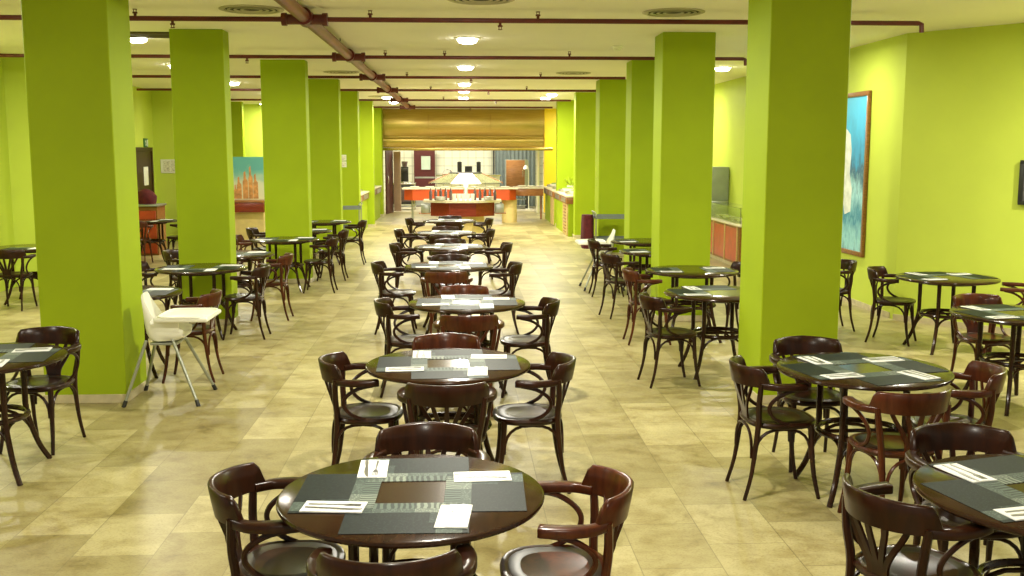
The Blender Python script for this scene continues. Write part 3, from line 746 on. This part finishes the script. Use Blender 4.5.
# service station by the door
t = thing('service_station', 'waiter station with grey top and red panels beside the brown door', 'cabinet', (-6.38, 20.6, 0))
MB().box((0, 0, .98), (.94, .62, .04), .006).build('worktop', M['brushed'], t)
MB().box((0, .02, .48), (.88, .55, .96)).build('body', M['frame'], t, False)
for sx in (-1, 1):
    d = MB().box((sx*.215, -.265, .46), (.40, .02, .84), .004, 0, 1).build('door', M['displayred'], t)
    MB().tube([(sx*.05, -.285, .5), (sx*.05, -.285, .62)], .007, 6).build('handle', M['steel'], d)
q = MB().lathe([(.16, 0), (.19, .05), (.18, .15), (.13, .24), (.06, .29), (.01, .30)], 24, (0, 0, 0), 1.1, .8)
for v in q.bm.verts: v.co += Vector((math.sin(v.co.z*31+v.co.x*17), math.sin(v.co.y*23+v.co.z*13), 0))*.012
tag(q.build('folded_jacket', M['cloth'], loc=(-6.22, 20.62, 1.0)), 'maroon jacket heaped on the waiter station', 'jacket')
q = MB().lathe([(.12, 0), (.15, .04), (.14, .14), (.09, .2), (.02, .21)], 20, (0, 0, 0), 1.1, .9)
for v in q.bm.verts: v.co += Vector((math.sin(v.co.z*29+v.co.y*19), math.sin(v.co.x*21), 0))*.012
tag(q.build('cloth_bag', M['greybag'], loc=(-6.68, 20.6, 1.0)), 'crumpled grey bag beside the maroon jacket on waiter station', 'bag')

# ------------------------------------------------------------------ display counter along the painting wall
t = thing('display_counter', 'long glass fronted counter with red panels along the painting wall', 'counter', (5.02, 19.6, 0))
MB().box((0, 0, .40), (.40, 4.4, .66)).build('body', M['frame'], t, False)
MB().box((0, 0, .035), (.36, 4.3, .07)).build('plinth', M['stone'], t, False)
MB().box((0, 0, .75), (.44, 4.5, .04), .006).build('worktop', M['worktop'], t)
for k in range(5):
    MB().box((-.205, -1.68+k*.84, .40), (.012, .76, .58), .003, 0, 1).build('red_panel', M['displayred'], t)
for k in range(6):
    MB().box((-.21, -2.10+k*.84, .41), (.022, .05, .66), .003, 0, 1).build('upright', M['tan'], t)
MB().box((-.19, 0, .92), (.008, 4.4, .26)).build('glass_front', M['glassy'], t, False)
MB().box((-.02, -1.1, 1.055), (.36, 2.1, .008)).build('glass_shelf', M['glassy'], t, False)
MB().box((.03, .45, .92), (.34, .7, .3), .005).build('steel_stand', M['brushed'], t)
for k in range(8):
    y = 17.6+k*.26
    q = MB().lathe([(.05, 0), (.09, .02), (.118, .05), (.12, .054), (.10, .03), (.03, .012)], 24)
    tag(q.build('serving_bowl', M['china'] if k % 2 else M['steel'], loc=(5.03, y, .772)), 'serving bowl behind the glass of the display counter', 'bowl', 'bowls in the display counter')
t = thing('drink_dispenser', 'grey green box dispenser standing on a steel stand at the display counter', 'dispenser', (5.06, 20.05, 1.072))
MB().box((0, 0, .33), (.34, .62, .66), .012).build('housing', M['dispenser'], t)
MB().box((-.175, 0, .42), (.01, .5, .4), .003, 0, 1).build('front_window', M['brushed'], t)
MB().box((-.178, 0, .12), (.02, .5, .14), .003, 0, 1).build('grille', M['dark'], t)
for dx in (-1, 1):
    for dy in (-1, 1): MB().lathe([(.02, 0), (.02, .012)], 10, (dx*.13, dy*.27, -.001)).build('foot', M['dark'], t)

# ------------------------------------------------------------------ trolleys
def make_trolley(label):
    t = thing('service_trolley', label, 'trolley', (0, 0, 0), 0, 'grey service trolleys')
    for z in (.78, .36):
        s = MB().box((0, 0, z), (.64, .42, .02), .006).build('shelf', M['blueg'], t)
        q = MB()
        for dx, dy, sx, sy in ((0, .2, .64, .012), (0, -.2, .64, .012), (.314, 0, .012, .4), (-.314, 0, .012, .4)): q.box((dx, dy, z+.03), (sx, sy, .05))
        q.build('shelf_lip', M['blueg'], s, False)
    for sx in (-1, 1):
        for sy in (-1, 1):
            p = MB().tube([(sx*.31, sy*.195, .09), (sx*.31, sy*.195, .86)], .014, 8).build('post', M['greymetal'], t)
            w = MB().tube([(sx*.31-.016, sy*.195, .046), (sx*.31+.016, sy*.195, .046)], .045, 14).build('caster', M['dark'], p)
        MB().tube([(sx*.31, -.195, .86), (sx*.335, -.19, .9), (sx*.335, .19, .9), (sx*.31, .195, .86)], .012, 8).build('push_handle', M['greymetal'], t)
    q = MB(); rings = []
    for z, w, d in ((.84, .10, .17), (.7, .11, .18), (.5, .115, .19), (.3, .12, .19), (.2, .10, .16)):
        rings.append([(-.45+w*math.cos(2*PI*j/20)*(1+.08*math.sin(5*j)), d*math.sin(2*PI*j/20)*(1+.06*math.cos(7*j)), z) for j in range(20)])
    q.rings(rings).build('cloth_bag', M['cloth'], t)
    return t
tr = make_trolley('grey trolley with maroon laundry bag before the fourth painting-side column')
tr.location = (2.86, 19.3, 0)
dup(tr, 'grey trolley with maroon laundry bag before the fifth exit-side column', (-2.52, 22.7, 0), math.radians(12))

# ------------------------------------------------------------------ side buffet counters between the end columns
def side_counter(x0, x1, y0, y1, label, inner, slat):
    """inner = +1 when the aisle lies towards +x"""
    xm = (x0+x1)/2; t = thing('buffet_counter', label, 'counter', (xm, (y0+y1)/2, 0), 0, 'side buffet counters')
    w = x1-x0; L = y1-y0
    MB().box((0, 0, .96), (w+.06, L, .04), .006).build('worktop', M['worktop'], t)
    MB().box((0, 0, .86), (w+.03, L-.02, .16), .004).build('apron', M['frame'], t)
    MB().box((0, 0, .39), (w-.06, L-.06, .78)).build('body', M['lime'], t, False)
    fx = inner*(w/2-.02)
    if slat:
        MB().box((fx, -L/2+.62, .39), (.03, 1.1, .76), .003, 0, 1).build('panel_board', M['tan'], t)
        for k in range(9): MB().box((fx+inner*.018, -L/2+.62, .09+k*.078), (.02, .5, .03), .003, 0, 1).build('vent_slat', M['frame'], t)
    else:
        MB().box((fx, -L/2+.55, .39), (.03, .9, .76), .003, 0, 1).build('panel_board', M['tan'], t)
    for k in range(2): MB().box((inner*(w/2+.016), -L/4+k*L/2, .86), (.012, L*.3, .11), .003, 0, 1).build('pale_plaque', M['brushed'], t)
    return t
side_counter(2.56, 3.10, 24.4, 27.6, 'painting-side buffet counter with slatted panel between fifth and sixth columns', -1, True)
side_counter(2.56, 3.10, 28.06, 31.2, 'painting-side buffet counter near the brass shutter and yellow column', -1, False)
side_counter(-3.02, -2.48, 24.2, 27.85, 'exit-side buffet counter with slatted panel between fifth and sixth columns', 1, True)
side_counter(-3.02, -2.48, 28.3, 32.2, 'exit-side buffet counter near the brass shutter and olive column', 1, False)
def dish(x, y, z, kind, where):
    if kind == 'platter':
        o = MB().lathe([(.08, 0), (.17, .02), (.19, .03), (.187, .034), (.15, .02), (.02, .012)], 24).build('platter', M['china'], loc=(x, y, z))
        tag(o, 'white platter on the '+where, 'plate', 'platters on the side buffet')
    elif kind == 'bowl':
        t = thing('salad_bowl', 'salad bowl on the '+where, 'bowl', (x, y, z), 0, 'salad bowls on the side buffet')
        MB().lathe([(.07, 0), (.13, .05), (.16, .10), (.162, .105), (.14, .07), (.03, .03)], 24).build('bowl', M['china'], t)
        q = MB(); q.lathe([(.145, .08), (.12, .11), (.07, .135), (.01, .14)], 18)
        for v in q.bm.verts: v.co.z += random.uniform(-.012, .012)
        q.build('salad', M['food'], t)
    else:
        t = thing('chafing_tray', 'dark rimmed food tray on the '+where, 'tray', (x, y, z), 0, 'food trays on the side buffet')
        q = MB()
        for dx, dy, sx, sy in ((0, .2, .36, .02), (0, -.2, .36, .02), (.17, 0, .02, .38), (-.17, 0, .02, .38)): q.box((dx, dy, .035), (sx, sy, .07))
        q.build('tray_wall', M['steel'], t, False)
        MB().box((0, 0, .006), (.33, .39, .012)).build('tray_floor', M['dark'], t, False)
        MB().box((0, 0, .03), (.3, .36, .03), .012).build('food', M['food'], t)
W1, W2_, W3, W4 = 'painting-side buffet between fifth and sixth columns', 'painting-side buffet beside the yellow column', 'exit-side buffet between fifth and sixth columns', 'exit-side buffet beside the olive column'
for x, ya, w in ((2.8, 24.72, W1), (2.8, 28.5, W2_), (-2.75, 24.7, W3), (-2.75, 28.8, W4)):
    for k, kd in enumerate(('bowl', 'tray', 'platter', 'bowl', 'tray')): dish(x, ya+k*.57, .98, kd, w)
def leafy(x, y, label):
    t = thing('potted_plant', label, 'plant', (x, y, .98))
    MB().lathe([(.07, 0), (.09, .14), (.095, .15), (.08, .145), (.01, .13)], 18).build('pot', M['china'], t)
    q = MB()
    for k in range(26):
        a = random.uniform(0, 2*PI); l = random.uniform(.14, .3); tl = random.uniform(.3, 1.1)
        d = Vector((math.cos(a)*math.sin(tl), math.sin(a)*math.sin(tl), math.cos(tl))); s_ = Vector((-math.sin(a), math.cos(a), 0))*.03
        b = Vector((0, 0, .13)); m_ = b+d*l*.55+Vector((0, 0, .03)); e = b+d*l
        for h in (0, .003):
            q.bm.faces.new([q.bm.verts.new(p+Vector((0, 0, h))) for p in (b, m_+s_, e, m_-s_)])
    q.build('foliage', plant_m, t, False)
plant_m = plain('yellow green leaves', (.45, .58, .03), .5, var=.3, scale=9)
leafy(2.95, 27.42, 'yellow green leafy plant on the painting-side buffet by the sixth column')
leafy(-2.88, 27.6, 'yellow green leafy plant on the exit-side buffet by the sixth column')

# ------------------------------------------------------------------ round buffet bar with glass canopy
BX, BY = .05, 24.0
ZT = .917
t = thing('buffet_bar', 'octagonal red buffet bar standing before the brass shutter', 'buffet bar', (BX, BY, 0))
def octa(rx, ry, z0, z1, rot=PI/8, n=8):
    return MB().rings([[(rx*math.cos(rot+2*PI*j/n), ry*math.sin(rot+2*PI*j/n), z) for j in range(n)] for z in (z0, z1)])
octa(.55, .45, 0, .56).build('pedestal', M['sand'], t, False)
octa(.80, .66, .55, .87).build('apron', M['redwood'], t, False)
octa(.98, .80, .87, .915).build('worktop', M['worktop'], t, False)
for sx in (-1, 1):
    b = MB().box((sx*.86, -.1, .72), (.2, .4, .2), .008).build('end_bin', M['brushed'], t)
    MB().box((sx*.88, -.1, .61), (.26, .44, .02), .004).build('bin_shelf', M['wood'], b)
MB().tube([(.08, .05, .9), (.08, .05, 1.34)], .05, 12).build('post', M['brushed'], t)
# canopy of sloped glass panels
R0, R1, Z0, Z1 = .93, .40, 1.30, 1.52
for j in range(8):
    p = PI/8 + j*PI/4; qn = p+PI/4; mid = (p+qn)/2
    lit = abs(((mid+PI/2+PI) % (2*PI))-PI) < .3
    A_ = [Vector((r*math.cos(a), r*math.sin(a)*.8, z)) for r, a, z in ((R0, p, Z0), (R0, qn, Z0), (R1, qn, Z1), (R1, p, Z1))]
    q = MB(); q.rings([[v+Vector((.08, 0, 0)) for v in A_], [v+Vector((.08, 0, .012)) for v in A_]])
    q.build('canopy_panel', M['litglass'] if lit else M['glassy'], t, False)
    MB().tube([A_[0]+Vector((.08, 0, .006)), A_[3]+Vector((.08, 0, .006))], .011, 6).build('canopy_rib', M['wood'], t)
octa(.41, .33, Z1, Z1+.03).build('canopy_cap', M['dark'], t, False).location.x = .08
L = bpy.data.lights.new('canopy_light', 'AREA'); L.shape = 'DISK'; L.size = .5; L.energy = 22; L.color = (1, .95, .8)
o = bpy.data.objects.new('canopy_light', L); col.objects.link(o); o.parent = t; o.location = (.08, 0, 1.28)
for k in range(10):
    x = BX + (-.73+k*.115 if k < 5 else .29+(k-5)*.115)
    b = thing('glass_bottle', 'slim dark bottle in the %s row on the octagonal bar' % ('exit-side' if k < 5 else 'painting-side'), 'bottle', (x, BY-.34+.02*(k % 2), ZT), 0, 'dark bottles on the bar, exit side' if k < 5 else 'dark bottles on the bar, painting side')
    MB().lathe([(.032, 0), (.036, .01), (.036, .19), (.016, .235), (.014, .28)], 14).build('body', M['bottle'], b)
    MB().lathe([(.017, .275), (.017, .305), (.01, .308)], 12).build('cap', M['china'], b)
for k in range(5):
    x = BX + (-.19+k*.105)
    c = thing('white_cup', 'white cup in the row of five on the octagonal bar', 'cup', (x, BY-.42, ZT), PI/2, 'white cups on the bar')
    MB().lathe([(.036, 0), (.046, .03), (.05, .145), (.051, .15), (.045, .145), (.04, .03), (.01, .012)], 18).build('body', M['china'], c)
    MB().tube([(.044, 0, .09), (.07, 0, .085), (.072, 0, .05), (.042, 0, .035)], .006, 6).build('handle', M['china'], c)
for sx, w in ((-.5, 'exit-side bottles'), (.6, 'painting-side bottles')):
    for k in range(4):
        o = MB().lathe([(.06, 0), (.11, .012), (.12, .018), (.117, .021), (.06, .012), (.01, .008)], 24).build('side_plate', M['china'], loc=(BX+sx, BY-.53, ZT+k*.0225))
        tag(o, 'white plate in the short stack before the '+w, 'plate', 'stacked plates before the '+w)

# ------------------------------------------------------------------ orange island and wooden pass counter behind
t = thing('buffet_island', 'long orange fronted buffet island behind the octagonal bar', 'counter', (0, 29.6, 0))
MB().box((0, 0, .985), (3.3, 1.0, .04), .01).build('worktop', M['worktop'], t)
MB().prism([(-1.6, -.2), (-1.35, -.46), (1.4, -.46), (1.6, -.2), (1.6, .42), (-1.6, .42)], 'Z', .66, .965).build('apron', M['orange'], t, False)
for x, m, r in ((-1.38, 'greymetal', .03), (1.42, 'sand', .22), (0, 'sand', .3)):
    MB().lathe([(r, 0), (r, .665)], 24, (x, 0, 0)).build('pedestal', M[m], t)
t = thing('pass_counter', 'brown wooden pass counter beside the yellow column', 'counter', (2.04, 30.7, 0))
MB().box((0, 0, .96), (.9, .7, .05), .006).build('worktop', M['worktop'], t)
MB().box((0, 0, .83), (.86, .62, .21), .006).build('apron', M['wood'], t)
for sx in (-1, 1): MB().box((sx*.40, .2, .36), (.05, .1, .73), .004).build('support', M['wood'], t)
for k in range(7):
    o = MB().lathe([(.06, 0), (.12, .015), (.14, .04), (.137, .042), (.1, .02), (.01, .01)], 20).build('serving_dish', M['china'], loc=(-1.3+k*.43, 29.35, 1.006))
    tag(o, 'white serving dish on the orange fronted island', 'dish', 'serving dishes on the orange island')
for k in range(3):
    o = MB().lathe([(.06, 0), (.11, .015), (.13, .04), (.127, .042), (.1, .02), (.01, .01)], 20).build('serving_dish', M['china'], loc=(1.84+k*.27, 30.55, .986))
    tag(o, 'white serving dish on the wooden pass counter', 'dish', 'serving dishes on the pass counter')

# ------------------------------------------------------------------ brass shutter and kitchen
t = thing('brass_shutter', 'broad rolled brass shutter above the serving opening', 'shutter', (.24, 33.2, 0))
prof = []
for z, y in ((2.16, 0), (2.30, -.03), (2.42, -.035), (2.50, .0), (2.56, -.03), (2.75, -.075), (2.95, -.09), (3.15, -.07), (3.32, -.02), (3.385, .02)): prof.append((y, z))
prof = [(q.x, q.y) for q in spline([(y, z, 0) for y, z in prof], 4)]
MB().prism(prof + [(.16, 3.385), (.16, 2.16)], 'X', -2.70, 2.66).build('curtain', M['brass'], t, angle=60)
MB().box((0, -.03, 2.11), (5.5, .16, .09), .012).build('bottom_rail', M['brass'], t)
MB().box((-2.73, 0, 2.75), (.06, .2, 1.25), .006).build('guide', M['white'], t)
for x in (-1.25, .75): MB().box((x, -.088, 2.95), (.008, .01, .5)).build('seam', M['frame'], t, False)

t = thing('swing_door_panel', 'maroon kitchen door leaf with a bright window', 'door', (-1.32, 38.3, 0))
MB().box((0, 0, 1.1), (.78, .05, 2.2), .006, 0, 1).build('door_leaf', M['maroon'], t)
MB().box((.05, -.03, 1.62), (.34, .02, .5), .005, 0, 1).build('window_pane', M['pane'], t)
q = MB()
for dx, dz, sx, sz in ((.05, 1.89, .42, .04), (.05, 1.35, .42, .04), (-.14, 1.62, .04, .5), (.24, 1.62, .04, .5)): q.box((dx, -.035, dz), (sx, .03, sz))
q.build('window_frame', M['maroon'], t, False)
MB().box((0, -.03, 1.08), (.74, .02, .06)).build('push_bar', M['brushed'], t, False)
MB().box((0, -.03, .15), (.74, .015, .24)).build('kick_plate', M['brushed'], t, False)
t = thing('cold_room_door', 'maroon door standing open at the kitchen entrance', 'door', (-2.43, 33.8, 0), math.radians(-11))
MB().box((0, .42, 1.04), (.05, .84, 2.08), .006).build('door_leaf', M['maroon'], t)
MB().box((.16, .86, 1.04), (.24, .05, 2.0), .006).build('pale_edge', M['pinkish'], t)
MB().tube([(.03, .1, 1.0), (.06, .1, 1.05), (.06, .1, 1.2), (.03, .1, 1.25)], .012, 8).build('handle', M['steel'], t)

t = thing('coffee_machine', 'black coffee machine on the kitchen oven bench', 'coffee machine', (-1.95, 36.2, .95))
MB().box((0, .1, .28), (.26, .22, .56), .02).build('housing', M['dark'], t)
MB().box((-.02, -.08, .42), (.3, .2, .14), .02).build('brew_head', M['dark'], t)
MB().lathe([(.08, .56), (.11, .72), (.11, .74), (.02, .75)], 18, (0, .1, 0)).build('bean_hopper', M['bottle'], t)
MB().box((0, -.06, .02), (.28, .26, .04), .006).build('drip_tray', M['steel'], t)
t = thing('oven_bench', 'dark oven under a steel bench inside the kitchen', 'oven', (-2.0, 36.2, 0))
MB().box((0, 0, .92), (.9, .7, .05), .006).build('worktop', M['steel'], t)
MB().box((0, .02, .55), (.84, .62, .69), .01).build('body', M['dark'], t)
d = MB().box((0, -.30, .52), (.70, .03, .44), .006).build('door', M['bottle'], t)
MB().tube([(-.28, -.34, .78), (.28, -.34, .78)], .014, 8).build('handle', M['steel'], d)
MB().box((0, -.02, .12), (.86, .66, .03), .004).build('lower_shelf', M['brushed'], t)
for sx in (-1, 1):
    for sy in (-1, 1): MB().tube([(sx*.4, sy*.29, 0), (sx*.4, sy*.29, .9)], .02, 8).build('leg', M['steel'], t)

t = thing('kitchen_bench', 'high steel kitchen bench behind the glass canopy', 'bench', (.3, 36.6, 0))
MB().box((0, 0, 1.20), (2.3, .6, .05), .006).build('worktop', M['steel'], t)
MB().box((0, .05, .6), (2.2, .45, 1.18)).build('body', M['tile'], t, False)
for x, w, h, lab in ((-.02, .16, .46, 'slim tall dark canister on the kitchen bench beside the shorter one'), (.30, .27, .30, 'short wide dark pot between two tall canisters on the kitchen bench'), (.66, .15, .46, 'tall dark canister on the kitchen bench near the blue grey curtain')):
    c = thing('kitchen_canister', lab, 'canister', (x, 36.5, 1.225), 0, 'dark canisters on the kitchen bench')
    MB().lathe([(w*.46, 0), (w*.5, .01), (w*.5, h*.9)], 20).build('body', M['dark'], c)
    MB().lathe([(w*.52, h*.9), (w*.52, h*.95), (w*.3, h), (.01, h)], 20).build('lid', M['dark'], c)
c = thing('cake_dome', 'round glass dome on the kitchen bench beside the canisters', 'dome', (-.45, 36.5, 1.225))
MB().lathe([(.2, 0), (.2, .02), (.05, .025)], 24).build('base', M['wood'], c)
MB().lathe([(.17, .02), (.17, .08), (.12, .16), (.03, .19), (.01, .2)], 24).build('dome', M['tumbler'], c)

t = thing('plastic_curtain', 'blue grey ribbed curtain hanging beside the copper door', 'curtain', (2.05, 38.2, 0))
pts = [(-.75+i*.03, .03*math.sin(i*1.3)) for i in range(51)]
MB().prism(pts + [(x, y+.02) for x, y in pts[::-1]], 'Z', 0, 2.3).build('ribbed_sheet', M['blueg'], t)
MB().box((-.8, 0, 1.15), (.06, .1, 2.3)).build('side_post', M['dark'], t, False)
MB().box((0, 0, 2.33), (1.7, .12, .06)).build('head_rail', M['brushed'], t, False)
t = thing('copper_cabinet', 'tall cabinet with copper coloured door in the kitchen', 'cabinet', (2.03, 36.8, 0))
MB().box((0, .05, 1.2), (.80, .6, 1.1), .008).build('body', M['brushed'], t)
d = MB().box((-.06, -.27, 1.2), (.66, .04, 1.06), .006).build('door', M['copper'], t)
MB().tube([(.2, -.31, 1.15), (.2, -.33, 1.2), (.2, -.33, 1.35), (.2, -.31, 1.4)], .014, 8).build('handle', M['steel'], d)
q = MB()
for sx in (-1, 1):
    for sy in (-1, 1): q.box((sx*.36, .05+sy*.26, .33), (.06, .06, .66))
q.build('stand', M['dark'], t, False)
for z in (.12, .34, .54): MB().box((0, .05, z), (.74, .54, .03), .004).build('rack_shelf', M['brushed'], t)
for k, x in enumerate((2.60, 2.84)):
    t = tag(MB().tube([(x, 34.2+k*.3, 0), (x, 34.2+k*.3, 2.6)], .05, 12).build('service_pipe', M['white']), ['white upright pipe beside the copper cabinet', 'white upright pipe below the red extinguisher'][k], 'pipe', 'white pipes at the kitchen edge')
t = thing('fire_extinguisher', 'red fire extinguisher hung at the kitchen edge by the yellow column', 'fire extinguisher', (2.82, 33.95, 1.45))
MB().lathe([(.06, 0), (.065, .02), (.065, .3), (.03, .36), (.02, .38)], 18).build('cylinder', M['red'], t)
MB().box((-.04, .02, .2), (.06, .06, .05), .004).build('mount_bracket', M['dark'], t)
MB().box((0, -.02, .40), (.03, .1, .04), .006).build('valve', M['dark'], t)
MB().tube([(.02, 0, .39), (.08, 0, .36), (.085, 0, .2), (.07, 0, .1)], .009, 7).build('hose', M['dark'], t)
t = thing('desk_lamp', 'small white hooked lamp before the copper door', 'lamp', (2.42, 36.2, 0))
MB().tube([(0, 0, 0), (0, 0, 1.35), (-.03, 0, 1.5), (-.1, 0, 1.55)], .014, 8).build('stem', M['white'], t)
MB().lathe([(.09, 0), (.05, .1), (.02, .13)], 16, (-.11, 0, 1.42)).build('lamp_shade', M['china'], t)
MB().lathe([(.14, 0), (.14, .02), (.02, .03)], 20).build('base', M['white'], t)

# ------------------------------------------------------------------ warm ambient fill added through the hall's open back, camera, view
w = bpy.data.worlds.new('World'); scene.world = w; w.use_nodes = True
bg = w.node_tree.nodes['Background']; bg.inputs[0].default_value = (1, .92, .72, 1); bg.inputs[1].default_value = .45
f = 1020.0
pitch = math.atan(136/f); yaw = math.atan(52/f*math.cos(pitch))
cd = bpy.data.cameras.new('camera'); cam = bpy.data.objects.new('camera', cd); col.objects.link(cam)
cd.sensor_width = 36; cd.lens = f/1024*36; cd.clip_end = 200
cam.location = (0, 0, 2.02); cam.rotation_euler = (PI/2-pitch, 0, -yaw)
scene.camera = cam
vs = scene.view_settings
scene.display_settings.display_device = 'sRGB'
vs.view_transform = 'Standard'; vs.look = 'None'; vs.gamma = 1; vs.use_curve_mapping = False; vs.exposure = 0.15
scene.cycles.max_bounces = 10; scene.cycles.diffuse_bounces = 6; scene.cycles.glossy_bounces = 3; scene.cycles.transmission_bounces = 6
scene.cycles.use_denoising = True; scene.cycles.sample_clamp_indirect = 6
